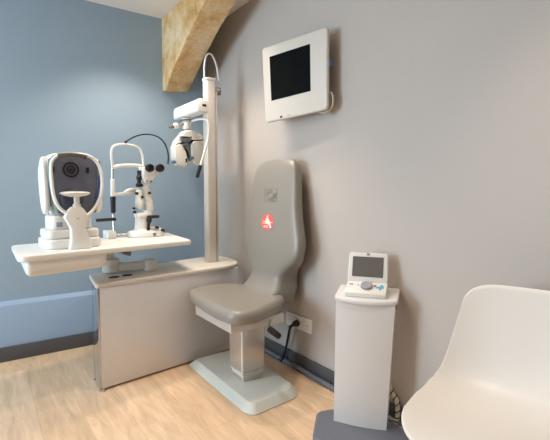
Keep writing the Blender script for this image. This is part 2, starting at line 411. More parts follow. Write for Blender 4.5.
# side blades
bm = bmn()
bl = [(.235, .10), (.33, .107), (.45, .128), (.493, .150), (.475, .20), (.42, .26), (.31, .25), (.21, .21), (.175, .15), (.20, .115)]
bm2 = bmn()
for sgn, mt, nm in ((-1, M_WHITE, 'side_shell'), (1, M_WHITE, 'side_shell')):
    b_ = bmn(); prism(b_, rpoly([(v, w) for w, v in bl], .02, 4), .118, .146, .010, 3, lambda a, b, c, s=sgn: AR(U0 + s * c, a, b)); finish(nm, b_, mt, ar)
    b_ = bmn(); tube(b_, [AR(U0 + sgn * h, .068, w) for w, h in ((.19, .093), (.25, .104), (.33, .118), (.42, .126), (.47, .122))], .007, 8, 4); finish('accent_strip', b_, M_TEAL if sgn < 0 else M_NAVY, ar)
bm.free(); bm2.free()
LU, LW = .0, .418
for (r0, r1, z, mm, nm) in ((.040, .031, .010, M_BLACK, 'lens_bezel'), (.0305, .024, .008, M_LENS, 'lens_ring'), (.0235, .016, .009, M_BLACK, 'lens_ring'), (.0155, .010, .0085, M_LENSD, 'lens_ring'), (.0098, .0, .010, M_BLACK, 'lens')):
    bm = bmn(); c = AR(LU, .070, LW); ax = AR(0, -1, 0) - AR(0, 0, 0)
    if r1 > 0: lathe(bm, [(r1, 0.0), (r0, 0), (r0, z), (r1, z), (r1, 0.0)], c, ax, 28)
    else: lathe(bm, [(r0, 0), (r0, z), (r0 * .5, z + .003)], c, ax, 20)
    finish(nm, bm, mm, fas)
for u in (-.085, .085):
    bm = bmn(); box(bm, u - .007, u + .007, .064, .071, LW - .014, LW + .014, bev=.001, M=AR); finish('sensor_window', bm, M_BLACK, fas)
bm = bmn(); lathe(bm, [(.060, 0), (.057, .012), (.046, .020), (.03, .024), (.0, .025)], AR(.0, .071, .262), ax, 28, 1.0, 1.0); finish('nose_bulge', bm, M_LENSD, fas)
# chin-rest frame
def AP(px, py, v=0.0):
    return AR((px - 75) / 208 + v * .30, v, (249.5 - py) / 193 * (1 + v * .3))
bm = bmn()
pp = [(76, 216), (67, 214.5), (58.5, 208), (53.5, 197), (51.8, 180), (52, 165), (56, 158.5), (63, 155.2), (75, 154), (87, 155), (96, 159.5), (101.5, 169), (103, 182), (101.5, 195), (95, 208), (86, 216)]
tube(bm, [AP(px + .8, py - .6, .005) for px, py in pp], .0085, 10, 5, closed=True, r2=.011, up=AR(0, 1, 0) - AR(0, 0, 0)); fm = finish('chin_rest_frame', bm, M_WHITE, ar)
bm = bmn(); tube(bm, [AP(60, 156.5, -.012), AP(67, 154.8, -.016), (AP(75, 154.2, -.018)), AP(82, 154.8, -.016), AP(88, 156.8, -.012)], [.006, .014, .014, .014, .006], 10, 5, r2=.012); finish('forehead_pad', bm, M_PAD, ar)
bm = bmn()
postp = [(68, 250), (70, 240), (70, 228), (64, 217), (67, 211), (72, 206.5), (81, 206.5), (85, 211), (88.5, 217), (84.5, 228), (88, 238), (91, 244), (91, 250)]
prism(bm, rpoly([((px - 75) / 200, (249.5 - py) / 193) for px, py in postp], .006, 3), -.012, .040, .006, 2, lambda a, b, c: AR(a * .97, c, max(0.0, b))); finish('front_column', bm, M_WHITE, ar)
bm = bmn(); lathe(bm, [(.014, 0), (.014, .055)], AP(76.5, 207, .01), n=16); lathe(bm, [(.020, .0), (.021, .012), (.014, .02)], AP(76.5, 207, .01), n=16); st = finish('chin_rest_stem', bm, M_WHITE, ar)
bm = bmn(); lathe(bm, [(.02, -.012), (.05, -.005), (.068, .004), (.070, .009), (.06, .014), (.03, .017)], AP(75.3, 194.5, .01), n=28, sx=1.08, sy=.62, u=AR(1, 0, 0) - AR(0, 0, 0)); finish('chin_rest', bm, M_WHITE, ar)
bm = bmn()
box(bm, .0, .016, -.0135, -.011, .160, .163, bev=.0004, M=AR)
finish('maker_mark', bm, M_LOGOG, ar)

# ------------------------------------------------------------------ slit lamp
SO = at_z(145.8, 236, .8001)
sl = thing('slit_lamp', 'white slit lamp microscope with twin black eyepieces on the table right', 'eye instrument', SO)
Y0 = SO.y
sy = lambda px, py, dy=0.0: at_y(px, py, Y0 + dy)
bm = bmn(); lathe(bm, [(.116, 0), (.122, .006), (.122, .024), (.114, .036), (.085, .042), (.05, .046)], SO, n=36, sx=1.0, sy=.85); base = finish('base', bm, M_WHITE, sl)
bm = bmn(); q = sy(154.5, 234.3, -.100); box(bm, q.x - .011, q.x + .011, q.y - .003, q.y + .004, q.z - .010, q.z + .010, bev=.001); finish('badge', bm, M_LOGO, base)
zt = SO.z
bm = bmn(); c = Vector((sy(143, 230).x, Y0, zt)); lathe(bm, [(.066, .036), (.062, .046), (.056, .05), (.05, .10), (.049, .115), (.052, .13)], c, n=24, sx=1, sy=.9); finish('stage', bm, M_IVORY, sl)
bm = bmn(); a = sy(148, 229, -.06); 
cyl(bm, Vector((a.x, a.y, zt + .04)), sy(149, 222, -.06), .010, 12); cyl(bm, sy(149, 222.5, -.06), sy(149.3, 217.5, -.06), .017, 16, .006); jo = finish('joystick', bm, M_BLACK, sl)
bm = bmn(); cyl(bm, sy(147.5, 217.2, -.05), sy(159, 216.4, -.05), .0105, 14, .003); finish('focus_grip', bm, M_BLACK, sl)
for (px, py, r) in ((155.5, 227.2, .010), (161.5, 230, .009)):
    bm = bmn(); p = sy(px, py, -.07); cyl(bm, p, p + Vector((.012, -.022, -.004)), r, 14, .003); finish('locking_screw', bm, M_BLACK, sl)
bm = bmn(); cyl(bm, sy(150, 227.5, -.03), sy(161, 229.5, -.06), .012, 12); finish('locking_arm', bm, M_IVORY, sl)
# illumination column (front) and microscope arm
bm = bmn(); box(bm, sy(135, 213).x, sy(151, 213).x, Y0 - .045, Y0 + .045, zt + .13, zt + .16, bev=.008, rc=.02)
bm_arm = bm
a0 = sy(147, 214); 
tube(bm, [Vector((a0.x - .02, Y0, zt + .150)), Vector((a0.x + .014, Y0, zt + .165)), Vector((a0.x + .017, Y0, zt + .21)), sy(147.3, 194), sy(146, 184)], .022, 14, 6, r2=.026); finish('microscope_arm', bm, M_WHITE, sl)
bm = bmn(); c = sy(139.3, 209, -.01); lathe(bm, [(.024, 0), (.027, .004), (.027, .062), (.024, .066), (.024, .07), (.020, .122), (.017, .13)], c, n=22); finish('illumination_column', bm, M_IVORY, sl)
for (px, py, r) in ((137, 193.3, .010), (142.3, 197, .009), (134.2, 208.3, .008), (135, 212.2, .009), (149.8, 193, .009)):
    bm = bmn(); p = sy(px, py, -.035); cyl(bm, p + Vector((0, .02, 0)), p - Vector((0, .004, 0)), r, 12, .002); finish('adjustment_knob', bm, M_BLACK, sl)
bm = bmn(); lathe(bm, [(.018, 0), (.022, .004), (.022, .022), (.014, .026), (.013, .045), (.017, .05), (.017, .07), (.012, .076), (.010, .09), (.013, .094), (.012, .108), (.004, .112)], sy(139.2, 187, -.01), n=18); finish('prism_lamp', bm, M_BLACK, sl)
bm = bmn()
mp = [(141.5, 167), (160.5, 167.5), (158, 173), (153, 178), (149.5, 183), (143.5, 183), (141.5, 176)]
P0 = [sy(px, py, -.02) for px, py in mp]
prism(bm, rpoly([(p.x, p.z) for p in P0], .010, 3), -(Y0 + .05), -(Y0 - .05), .010, 3, lambda a, b, c: Vector((a, -c, b))); head = finish('microscope_head', bm, M_WHITE, sl)
for px in (149, 159.3):
    bm = bmn(); p = sy(px, 168.2, -.06); ax = Vector((.12, -1, .05)).normalized()
    lathe(bm, [(.020, -.03), (.023, 0), (.027, .004), (.027, .022), (.024, .03), (.018, .031), (.015, .026), (.0, .026)], p, ax, 22); finish('eyepiece', bm, M_BLACK, sl)
for px, py in ((147, 181), (151, 181.3)):
    bm = bmn(); p = sy(px, py, -.05); cyl(bm, p + Vector((0, .03, 0)), p, .008, 12); finish('adjustment_knob', bm, M_BLACK if px > 150 else M_BRASS, sl)
# head-rest frame: its plane runs back and to the right
YA, YC = 2.80, 2.92
def sf(px, py): return at_y(px, py, YA + (YC - YA) * (px - 112.5) / 31.0)
bm = bmn()
tube(bm, [sf(112.5, 180), sf(112.3, 166), sf(111.3, 154), sf(112.3, 148), sf(115.5, 145.4), sf(121, 144.6), sf(127, 144.6), sf(134, 146), sf(139.5, 149), sf(142, 154.5), sf(143, 161), sf(143.3, 172)], .0085, 10, 6); fr_ = finish('head_frame', bm, M_WHITE, sl)
bm = bmn(); tube(bm, [sf(113, 167.5), sf(118, 166.3) - Vector((0, .03, 0)), sf(127, 165.8) - Vector((0, .04, 0)), sf(136, 166) - Vector((0, .03, 0)), sf(143.3, 166.8)], .006, 10, 5, r2=.013, up=(0, 0, 1)); finish('forehead_band', bm, M_WHITE, sl)
bm = bmn(); cyl(bm, sf(112.6, 181), sf(112.4, 168), .0095, 12); finish('steel_tube', bm, M_CHROME, sl)
bm = bmn(); cyl(bm, sf(112.8, 196.5), sf(112.6, 179), .0145, 14); finish('frame_sleeve', bm, M_WHITE, sl)
bm = bmn(); tube(bm, [sf(112.8, 194.3), sf(118, 194.3), sf(125, 193.6), sf(137, 193)], .011, 10, 4, r2=.011); tube(bm, [sf(124, 193), sf(129, 190.2), sf(133, 189.6), sf(138, 190)], [.006, .014, .016, .012], 10, 4, r2=.012); finish('chin_rest', bm, M_WHITE, sl)
bm = bmn(); lathe(bm, [(.012, -.105), (.015, -.10), (.016, -.03), (.018, -.012), (.017, 0)], sf(112.9, 196.7), n=16); finish('height_grip', bm, M_BLACK, sl)
pb = sf(113.4, 214); 
bm = bmn(); cyl(bm, pb, Vector((pb.x, pb.y, .802)), .0075, 12); finish('steel_tube', bm, M_CHROME, sl)
bm = bmn(); cyl(bm, at_y(96.8, 220.4, 2.66), at_y(115.2, 219.2, 2.775), .0105, 14, .003); finish('patient_handle', bm, M_BLACK, sl)
pc = at_z(110.5, 238.5, .8001)
bm = bmn(); box(bm, pc.x - .024, pc.x + .030, pc.y - .03, pc.y + .10, .8001, .848, bev=.005, rc=.008); finish('frame_foot', bm, M_IVORY, sl)
bm = bmn(); cyl(bm, Vector((pc.x + .03, pc.y + .05, .818)), Vector((SO.x - .10, SO.y + .02, .818)), .008, 12); finish('steel_tube', bm, M_CHROME, sl)
bm = bmn()
g = [sf(125.3, 142.3), sf(127, 141), sf(131, 138.5), sf(138, 135.5), sf(147, 134.3), sf(156, 136), sf(162.5, 140.5), sf(166.5, 147.5), sf(168.3, 156), sf(168, 164)]
tube(bm, g, [.009, .005, .0048, .0048, .0048, .0048, .0048, .0052, .0055, .006], 8, 5)
cyl(bm, sf(125.5, 144.5), sf(125.5, 141.4), .008, 10); finish('fixation_gooseneck', bm, M_BLACK, sl)

# ------------------------------------------------------------------ phoropter arm and phoropter
HX = 1.240
pa = thing('overhead_arm', 'white rounded box arm clamped to the mast above the phoropter', 'arm', (HX, 2.60, 1.63))
bm = bmn()
h0 = at_x(203, 106, HX); HZ = h0.z; HY = h0.y
prism(bm, rpoly([(-.042, -.046), (.042, -.046), (.042, .026), (.024, .044), (-.028, .044), (-.042, .024)], .018, 4), -3.02, -HY, .012, 3, lambda a, b, c: Vector((HX + a, -c, HZ + .006 + b)))
hs = finish('arm_housing', bm, M_WHITE, pa)
bm = bmn(); q = at_y(204.3, 105.3, HY - .0006); box(bm, q.x - .014, q.x + .014, HY - .0025, HY + .003, q.z - .008, q.z + .008, bev=.001); finish('slot', bm, M_BLACK, hs)
JY = 2.86
pj = Vector((HX - .0, JY, HZ - .05))
bm = bmn(); lathe(bm, [(.020, -.062), (.020, -.018), (.034, -.014), (.034, .004)], pj, n=20); finish('hanger', bm, M_IVORY, pa)
bm = bmn(); lathe(bm, [(.045, -.014), (.045, -.006), (.03, -.004)], pj, n=20, sx=1.3, sy=.8); finish('hanger_plate', bm, M_ALUD, pa)

def py_(px, py, dy=0.0): return at_y(px, py, JY + dy)
ph = thing('phoropter', 'white twin-barrel phoropter hanging under the arm beside the mast', 'eye instrument', (pj.x, JY, 1.30))
bm = bmn(); c0 = py_(186.5, 129.5); lathe(bm, [(.030, 0), (.034, .004), (.034, .05), (.028, .056), (.020, .066)], Vector((c0.x, JY, c0.z)), n=22); finish('mount', bm, M_WHITE, ph)
bm = bmn(); cyl(bm, py_(184, 123.8, -.01), py_(176, 125.6, -.01), .011, 12); finish('tilt_shaft', bm, M_CHROME, ph)
bm = bmn(); cyl(bm, py_(177.6, 125.4, -.01), py_(173.6, 126.4, -.01), .021, 16, .005); finish('tilt_knob', bm, M_IVORY, ph)
bm = bmn(); cyl(bm, py_(173.6, 126.4, -.01), py_(169.2, 127.2, -.01), .011, 14, .003); finish('tilt_knob', bm, M_ALUD, ph)
def plate(pts, d0, d1, bev, r, name, m, par):
    b = bmn(); P = [py_(x, y) for x, y in pts]
    prism(b, rpoly([(p.x, p.z) for p in P], r, 4), -(JY + d1), -(JY + d0), bev, 3, lambda a, c, e: Vector((a, -e, c))); return finish(name, b, m, par)
plate([(182, 131), (189, 130.6), (199, 134.5), (203, 139), (203, 142), (188, 142), (172.5, 147), (174, 141)], -.045, .04, .012, .012, 'top_cover', M_WHITE, ph)
lb = plate([(172, 145.5), (179, 144), (183.2, 148), (184.6, 155), (185.8, 160), (185, 165), (182, 167.6), (176, 165.5), (172.5, 159)], -.05, .045, .012, .014, 'lens_barrel', M_IVORY, ph)
rb = plate([(188, 144.5), (191, 141.5), (201, 141.5), (203.6, 145), (204, 158), (201.5, 164.5), (195, 166.3), (190.4, 164), (188.2, 156)], -.06, .045, .012, .014, 'lens_barrel', M_IVORY, ph)
plate([(179.5, 146), (187.5, 144), (187.4, 153), (188.6, 161), (186.8, 161.5), (184.6, 152)], -.050, -.03, .004, .004, 'centre_column', M_ALUD, ph)
plate([(176.4, 137), (180.5, 138.6), (187.8, 137.6), (187.4, 141), (184, 144), (178.5, 142.5)], -.075, -.045, .004, .004, 'vertex_gauge', M_ALUD, ph)
plate([(180, 139.2), (184.5, 140), (184, 142.6), (180.5, 142)], -.080, -.074, .001, .002, 'gauge_window', M_LENS, ph)
plate([(182.7, 159), (184.2, 158.6), (184.2, 162.5), (182.7, 163)], -.0545, -.048, .001, .002, 'aperture', M_BLACK, ph)
for (px, py, dd, pr) in ((173.8, 162, -.050, lb), (191.7, 158, -.060, rb)):
    bm = bmn(); lathe(bm, [(.0165, -.006), (.0165, .004), (.011, .005)], py_(px, py, dd), (0, -1, 0), 22, 1.0, .72); bd = finish('oval_badge', bm, M_LOGO, pr)
bm = bmn(); R_ = [py_(190.2, 122.0, -.0), py_(193, 120.9, -.05), py_(198, 119.4, -.13), py_(204.5, 119.3, -.225), py_(208, 122.5, -.25), py_(208.6, 130, -.25), py_(207.3, 141, -.25), py_(204, 153.5, -.25), py_(200.3, 166.5, -.25)]
tube(bm, R_, .0078, 10, 6); rod = finish('reading_rod', bm, M_WHITE, ph)
bm = bmn(); cyl(bm, py_(200.6, 165.3, -.25), py_(197.0, 177.6, -.25), .0125, 14, .003); finish('rod_grip', bm, M_BLACK, rod)['label'] = 'black rod grip'
cy_ = MY - .042
bm = bmn(); tube(bm, [at_y(206.6, 98, MY + .0), at_y(204.8, 82, MY), at_y(204.3, 67, MY), at_y(205.8, 57.5, MY), at_y(208.4, 53.8, MY), at_y(212, 55.2, MY), at_y(215.8, 63.5, MY), at_y(218.0, 74, MY), at_y(218.8, 81, MY)], .0062, 10, 6)
tag(finish('looped_cable', bm, M_WHITE, loc=(MX, MY, 1.89)), 'white cable looping over the top of the aluminium mast', 'cable')

# ------------------------------------------------------------------ examination chair
ec = thing('examination_chair', 'taupe vinyl examination chair on an aluminium pedestal against the grey wall', 'chair', (1.23, 2.05, 0))
raw = ccw([(1.040, 2.435), (1.032, 1.735), (1.058, 1.680), (1.338, 1.705), (1.398, 1.765), (1.425, 2.45)])
def brow(d, z): return [Vector((p[0], p[1], z)) for p in rpoly(offset(raw, d), [.02, .03, .03, .04, .04, .03], 5)]
bm = bmn(); loft(bm, [brow(d, z) for d, z in ((.002, 0), (0, .002), (0, .006), (.030, .041), (.034, .044), (.040, .045))]); finish('base_plate', bm, M_FOOT, ec, sharp=16)
pcx, pcy = 1.215, 2.005
for (h, z0, z1, m_, nm) in ((.052, .0452, .11, M_ALUD, 'inner_tube'), (.060, .0453, .066, M_POST, 'collar'), (.066, .069, .083, M_MAST, 'collar'), (.071, .086, .100, M_MAST, 'collar'), (.075, .103, .40, M_POST, 'post')):
    bm = bmn(); box(bm, pcx - h, pcx + h, pcy - h, pcy + h, z0, z1, bev=.003, rc=.010); po = finish(nm, bm, m_, ec)
bm = bmn(); box(bm, pcx - .0756, pcx - .065, pcy - .0756, pcy - .065, .104, .385, bev=.001, rc=.001); finish('edge_strip', bm, M_IVORY, po)
bm = bmn(); box(bm, 1.025, 1.365, 1.85, 2.28, .372, .4245, bev=.002, rc=.004); finish('seat_frame', bm, M_ALU, ec)
so = [(1.03, 2.42), (.995, 2.15), (.985, 1.93), (1.005, 1.785), (1.12, 1.755), (1.32, 1.84), (1.44, 1.93), (1.47, 2.10), (1.44, 2.27), (1.36, 2.44), (1.15, 2.48)]
sp = rpoly(so, [.10, .15, .12, .09, .12, .10, .06, .05, .06, .1, .12], 6)
bm = bmn(); sp = ccw(sp); cxs, cys = 1.27, 2.11
rings = []
for d, z in ((.05, .422), (.02, .424), (.006, .432), (0, .448), (0, .470), (.006, .486), (.018, .496), (.035, .500)):
    rings.append([Vector((p[0], p[1], z)) for p in offset(sp, d)])
inn = offset(sp, .035)
for s, z in ((.75, .4985), (.5, .495), (.25, .493), (.02, .492)):
    rings.append([Vector((cxs + (p[0] - cxs) * s, cys + (p[1] - cys) * s, z)) for p in inn])
loft(bm, rings); finish('seat', bm, M_VINYL, ec)
# backrest: stack of cross-sections (lateral half width, front x, thickness)
zz = [.44, .47, .495, .52, .55, .58, .61, .64, .67, .70, .74, .78, .83, .88, .95, 1.02, 1.1, 1.17, 1.225, 1.26, 1.28, 1.292, 1.299]
hwv = [.165, .172, .178, .176, .166, .164, .175, .203, .242, .276, .304, .312, .306, .290, .268, .252, .240, .228, .216, .202, .184, .158, .12]
fxp = [(.44, 1.33), (.495, 1.345), (.53, 1.385), (.58, 1.412), (.7, 1.425), (1.0, 1.455), (1.285, 1.49)]
def itp(z, T):
    for (a, b), (c, d) in zip(T, T[1:]):
        if z <= c: return b + (d - b) * (z - a) / (c - a)
    return T[-1][1]
rows = []
for z, hw in zip(zz, hwv):
    x0 = itp(z, fxp); th = 1.576 - x0 if z < .6 else (.162 - .077 * (z - .6) / .14 if z < .74 else .085 - .012 * (z - .7) / .585)
    if z > 1.25: x0 += (z - 1.25) * .4; th -= (z - 1.25) * .9
    if z < .5: th = 1.56 - x0
    sec = []
    for (a, b) in sup(hw, th / 2, 5.5, 40):
        bow = .010 * (1 - min(1, (a / hw) ** 2))
        sec.append(Vector((x0 + th / 2 + b - bow * (1 if b < 0 else 0), 2.136 + a, z)))
    rows.append(sec)
bm = bmn(); loft(bm, rows); bk = finish('backrest', bm, M_VINYL, ec, sharp=60)
def onback(y, z, d=0.0):
    hw = .29; th = .08; x0 = itp(z, fxp)
    a = (y - 2.136); bow = .010 * (1 - min(1, (a / .28) ** 2))
    edge = (th / 2) * (1 - (max(0, 1 - (abs(a) / hw) ** 5.5)) ** (1 / 5.5))
    return Vector((x0 - bow + edge - d, y, z))
# embossed maker's mark : swirl in a square
bm = bmn(); ey, ez = 2.113, 1.082
sq = [(-.042, -.047), (.042, -.047), (.042, .047), (-.042, .047)]
tube(bm, [onback(ey + a, ez + b, .0) for a, b in [(-.062, -.038), (-.062, 0), (-.062, .038), (0, .038), (.062, .038), (.062, 0), (.062, -.038), (0, -.038)]], .0022, 6, 1, closed=True)
sw = []
for i in range(40):
    t = i / 39; an = PI * .35 + t * 2 * PI * 1.75; r = .038 - .024 * t
    sw.append(onback(ey + r * 1.5 * math.cos(an), ez + r * .92 * math.sin(an), .0005))
tube(bm, sw, .0036, 6, 1)
em = finish('embossed_swirl', bm, M_VINYLD, bk); em['label'] = 'embossed swirl in a square on the backrest'
# sticker
bm = bmn(); sy0, sz0 = 2.124, .916
ring = [onback(sy0 + .066 * math.cos(2 * PI * i / 40), sz0 + .050 * math.sin(2 * PI * i / 40), .0012) for i in range(40)]
ring0 = [p + Vector((.006, 0, 0)) for p in ring]
loft(bm, [ring0, ring]); stk = finish('round_sticker', bm, M_RED, bk); stk['label'] = 'round coral red sticker with white hand print'
def stp(pts, m=M_STW, nm='printed_mark'):
    b = bmn()
    # image-right is the -Y direction on the backrest face
    f = [onback(sy0 - a * 1.27, sz0 + c * .78, .0022) for a, c in pts]; g_ = [p + Vector((.0012, 0, 0)) for p in f]
    loft(b, [g_, f]); return finish(nm, b, m, stk)
stp([(-.002, .052), (.005, .054), (.008, .03), (.016, .022), (.022, .008), (.030, -.006), (.032, -.020), (.040, -.034), (.036, -.045), (.026, -.046), (.022, -.028), (.006, -.014), (-.014, -.012), (-.018, .004), (-.012, .010), (-.014, .026), (-.006, .028)])
for (a0, a1, c) in ((-.034, -.016, .004), (-.036, -.016, -.010), (.028, .046, .0), (-.024, .010, -.030), (-.028, .014, -.040)):
    stp([(a0, c - .0028), (a1, c - .0028), (a1, c + .0028), (a0, c + .0028)])
# lever
l0 = Vector((1.33, 1.915, .402)); l1 = at_z(268, 328, .395); l2 = l1 + (at_y(280.5, 337.5, l1.y - .05) - l1)
bm = bmn(); cyl(bm, l0, l1, .006, 10); lv = finish('lever', bm, M_CHROME, ec)
bm = bmn(); lathe(bm, [(.010, 0), (.016, .006), (.018, .03), (.016, (l2 - l1).length - .008), (.009, (l2 - l1).length)], l1, l2 - l1, 14); finish('lever_grip', bm, M_BLACK, lv)

# ------------------------------------------------------------------ wall screen
ws = thing('wall_screen', 'white framed square chart screen with black display high on the grey wall', 'screen', (1.52, 1.97, 1.53))
TLc = at_x(262.3, 48.8, 1.462); TRc = at_x(327.4, 26.6, 1.535); BLc = at_x(266, 123, 1.462); BRc = at_x(327.6, 109.3, 1.512)
nrm = (BRc - BLc).cross(TLc - BLc).normalized()
_d = _ray(327.8, 26.6); TRc = CPOS + _d * (nrm.dot(BLc - CPOS) / nrm.dot(_d))
if nrm.x < 0: nrm = -nrm
def SM(u, v, c): return (BLc * (1 - u) + BRc * u) * (1 - v) + (TLc * (1 - u) + TRc * u) * v + nrm * c
bm = bmn(); prism(bm, rpoly([(0, 0), (1, 0), (1, 1), (0, 1)], .055, 6), -.0, .012, 0, 1, SM); prism(bm, rpoly([(.10, .10), (.92, .10), (.92, .90), (.10, .90)], .05, 4), .0115, .036, 0, 1, SM)
P = rpoly([(0, 0), (1, 0), (1, 1), (0, 1)], .055, 6)
loft(bm, [[SM(p[0], p[1], c) for p in offset(ccw(P), d)] for d, c in ((0, .0), (.006, -.004), (.014, -.006))]); finish('screen_frame', bm, M_FRAME, ws)
def inv(px, py):
    u, v = .5, .5
    d = _ray(px, py); t = nrm.dot(BLc - CPOS) / nrm.dot(d); X = CPOS + d * t
    for _ in range(30):
        E = SM(u, v, 0) - X; du = SM(u + .001, v, 0) - SM(u, v, 0); dv = SM(u, v + .001, 0) - SM(u, v, 0)
        u -= E.dot(du) / du.length_squared * .001; v -= E.dot(dv) / dv.length_squared * .001
    return u, v
scr = [inv(271.2, 58.8), inv(311, 42), inv(311.2, 91.2), inv(271.6, 101.2)]
us = [scr[0][0] * .5 + scr[3][0] * .5, scr[1][0] * .5 + scr[2][0] * .5]; vs = [scr[3][1] * .5 + scr[2][1] * .5, scr[0][1] * .5 + scr[1][1] * .5]
bm = bmn(); prism(bm, [(us[0], vs[0]), (us[1], vs[0]), (us[1], vs[1]), (us[0], vs[1])], -.0075, -.003, 0, 1, SM); finish('display', bm, M_SCREEN, ws)
a, b = inv(282, 117); bm = bmn(); prism(bm, [(a - .018, b - .012), (a + .018, b - .012), (a + .018, b + .012), (a - .018, b + .012)], -.0075, -.003, 0, 1, SM); finish('infrared_window', bm, M_BLACK, ws)
a, b = inv(289.5, 115.2); bm = bmn(); prism(bm, [(a - .02, b - .004), (a + .02, b - .004), (a + .02, b + .004), (a - .02, b + .004)], -.0072, -.003, 0, 1, SM); finish('maker_mark', bm, M_LOGOG, ws)
bm = bmn(); c = SM(.5, .5, .03); box(bm, c.x, XW - .0005, c.y - .10, c.y + .10, c.z - .10, c.z + .10, bev=.004); finish('wall_bracket', bm, M_ALUD, ws)
bm = bmn(); c = SM(.965, .57, .022); box(bm, c.x - .010, c.x + .010, c.y - .020, c.y + .012, c.z - .016, c.z + .016, bev=.003); finish('plug', bm, M_PLUGBLUE, ws)['label'] = 'small blue connector'
bm = bmn(); c0 = SM(.945, .22, .022)
tube(bm, [c0, c0 + Vector((.006, -.032, -.005)), c0 + Vector((.010, -.042, -.04)), c0 + Vector((.010, -.03, -.08)), c0 + Vector((.006, .02, -.10)), c0 + Vector((.0, .08, -.085))], .0045, 8, 6); finish('cord', bm, M_CREAM, ws)

# ------------------------------------------------------------------ wall outlet, cords, conduit
ou = thing('wall_outlet', 'white triple wall socket plate behind the chair above the skirting', 'socket', (XW, 1.99, .25))
OF = lambda a, b, c: Vector((XW - c, 2.128 - a, .250 + b))     # a: to the right in the picture
bm = bmn(); prism(bm, rpoly([(0, 0), (.255, 0), (.255, .086), (0, .086)], .006, 3), .0003, .011, .003, 2, OF); pl = finish('plate', bm, M_WHITE, ou)
for i in range(3):
    bm = bmn(); c = OF(.048 + .08 * i, .043, .011)
    lathe(bm, [(.024, -.002), (.027, .0), (.027, .002), (.022, .002), (.021, -.0005), (.0, -.0008)], c, (-1, 0, 0), 26); so_ = finish('socket', bm, M_IVORY, pl)
    for dz in (-.010, .010):
        bm = bmn(); q = c + Vector((0, dz, 0)); cyl(bm, q + Vector((.002, 0, 0)), q + Vector((-.0004, 0, 0)), .0035, 10, 0.0001); finish('pin_hole', bm, M_BLACK, so_)
pg = thing('power_plug', 'black plug with thick cord in the middle of the wall socket', 'plug', OF(.128, .043, .02))
bm = bmn(); lathe(bm, [(.017, 0), (.020, .003), (.020, .022), (.013, .032), (.008, .040)], OF(.128, .040, .0140), (-1, 0, -.15), 18); finish('plug_body', bm, M_RUBBER, pg)
bm = bmn(); tube(bm, [OF(.128, .036, .046), OF(.115, .022, .056), OF(.09, -.01, .05), OF(.06, -.075, .038), OF(.035, -.145, .034), OF(.02, -.205, .045), OF(.005, -.235, .055)], [.010, .008, .0075, .0065, .0065, .0065, .0065], 10, 6); finish('cord', bm, M_RUBBER, pg)
bm = bmn(); tube(bm, [OF(.042, -.002, .012), OF(.040, -.02, .014), OF(.028, -.08, .018), OF(.014, -.15, .022), OF(.0, -.20, .034), OF(-.02, -.237, .05)], .0042, 8, 6)
tag(finish('thin_cord', bm, M_RUBBER, loc=OF(.0, -.245, .05)), 'thin black cord dropping left of the thick plug cord to the floor', 'cord')
cd = thing('floor_conduit', 'ribbed grey conduit running on the floor along the right skirting', 'conduit', (XW - .05, 1.6, 0))
bm = bmn(); pts = []; 
N_ = 150; rr = []
for i in range(N_ + 1):
    y = 2.55 - 2.55 * i / N_ * .75
    pts.append(Vector((XW - .036 + .003 * math.sin(y * 7), y, .0172))); rr.append(.017 if i % 2 else .0135)
tube(bm, pts, rr, 10, 1); finish('hose', bm, M_CONDUIT, cd)

# ------------------------------------------------------------------ pedestal with console
pd = thing('console_pedestal', 'pale grey slim pedestal on a slate base near the white chair', 'pedestal', (1.43, 1.32, 0))
L0 = Vector((1.318, 1.388)); R0 = Vector((1.455, 1.190)); pu = (R0 - L0).normalized(); W_ = (R0 - L0).length
PF = frame((L0.x, L0.y, 0), (pu.x, pu.y, 0))       # a along the front, b towards the wall
bpz = [(1.312, 1.505), (1.392, 1.480), (1.528, 1.30), (1.545, 1.20), (1.53, 1.10), (1.42, 1.02), (1.27, 1.08), (1.14, 1.30), (1.16, 1.36)]
bm = bmn(); q = ccw(rpoly(bpz, .02, 3)); loft(bm, [[Vector((p[0], p[1], z)) for p in offset(q, d)] for d, z in ((0, 0), (0, .018), (.012, .029), (.03, .030))]); pbz = finish('pedestal_base', bm, M_SLATE, pd)
bm = bmn()
def bowed(a0, a1, b0, b1, bow, n=14):
    return [(a0 + (a1 - a0) * i / n, b0 - bow * (1 - (2 * i / n - 1) ** 2)) for i in range(n + 1)] + [(a1, b1), (a0, b1)]
rows = []
for z in (.030, .08, .2, .35, .5, .625):
    e = .010 * (z / .607)
    t = z / .62
    rows.append([PF(a, b, z + (.16 * (b - .13) if z > .6 else 0)) for a, b in bowed(-.004 + .006 * t, W_ - .006 + .030 * t, 0, .105, .012)])
loft(bm, rows); finish('pedestal_column', bm, M_PED, pd)
bm = bmn(); prism(bm, ccw(rpoly(bowed(-.006, W_ + .034, .0, .150, .030, 10), .012, 2)), .623, .645, .007, 3, lambda a, b, c: PF(a, b, c + .16 * (b - .13))); finish('pedestal_tray', bm, M_PED, pd)
bm = bmn(); box(bm, W_ + .020, W_ + .026, .045, .058, .575, .595, bev=.001, M=PF); finish('side_latch', bm, M_BLACK, pd)
cn = thing('control_console', 'small ivory console with tilted grey screen and keypad on the pedestal', 'console', PF(W_ / 2, .05, .645))
_t = math.atan(.16); _b = Vector((-pu.y, pu.x, 0))
CF = frame(PF(.040, .004, 0.6454 + .16 * (.004 - .13)), (pu.x, pu.y, 0), _b * math.cos(_t) + Vector((0, 0, 1)) * math.sin(_t), Vector((0, 0, 1)) * math.cos(_t) - _b * math.sin(_t))
KW = .185
bm = bmn()
sec = [(0, 0), (0, .020), (.012, .028), (.085, .046), (.105, .046), (.105, 0)]
P = rpoly(sec, .004, 3)
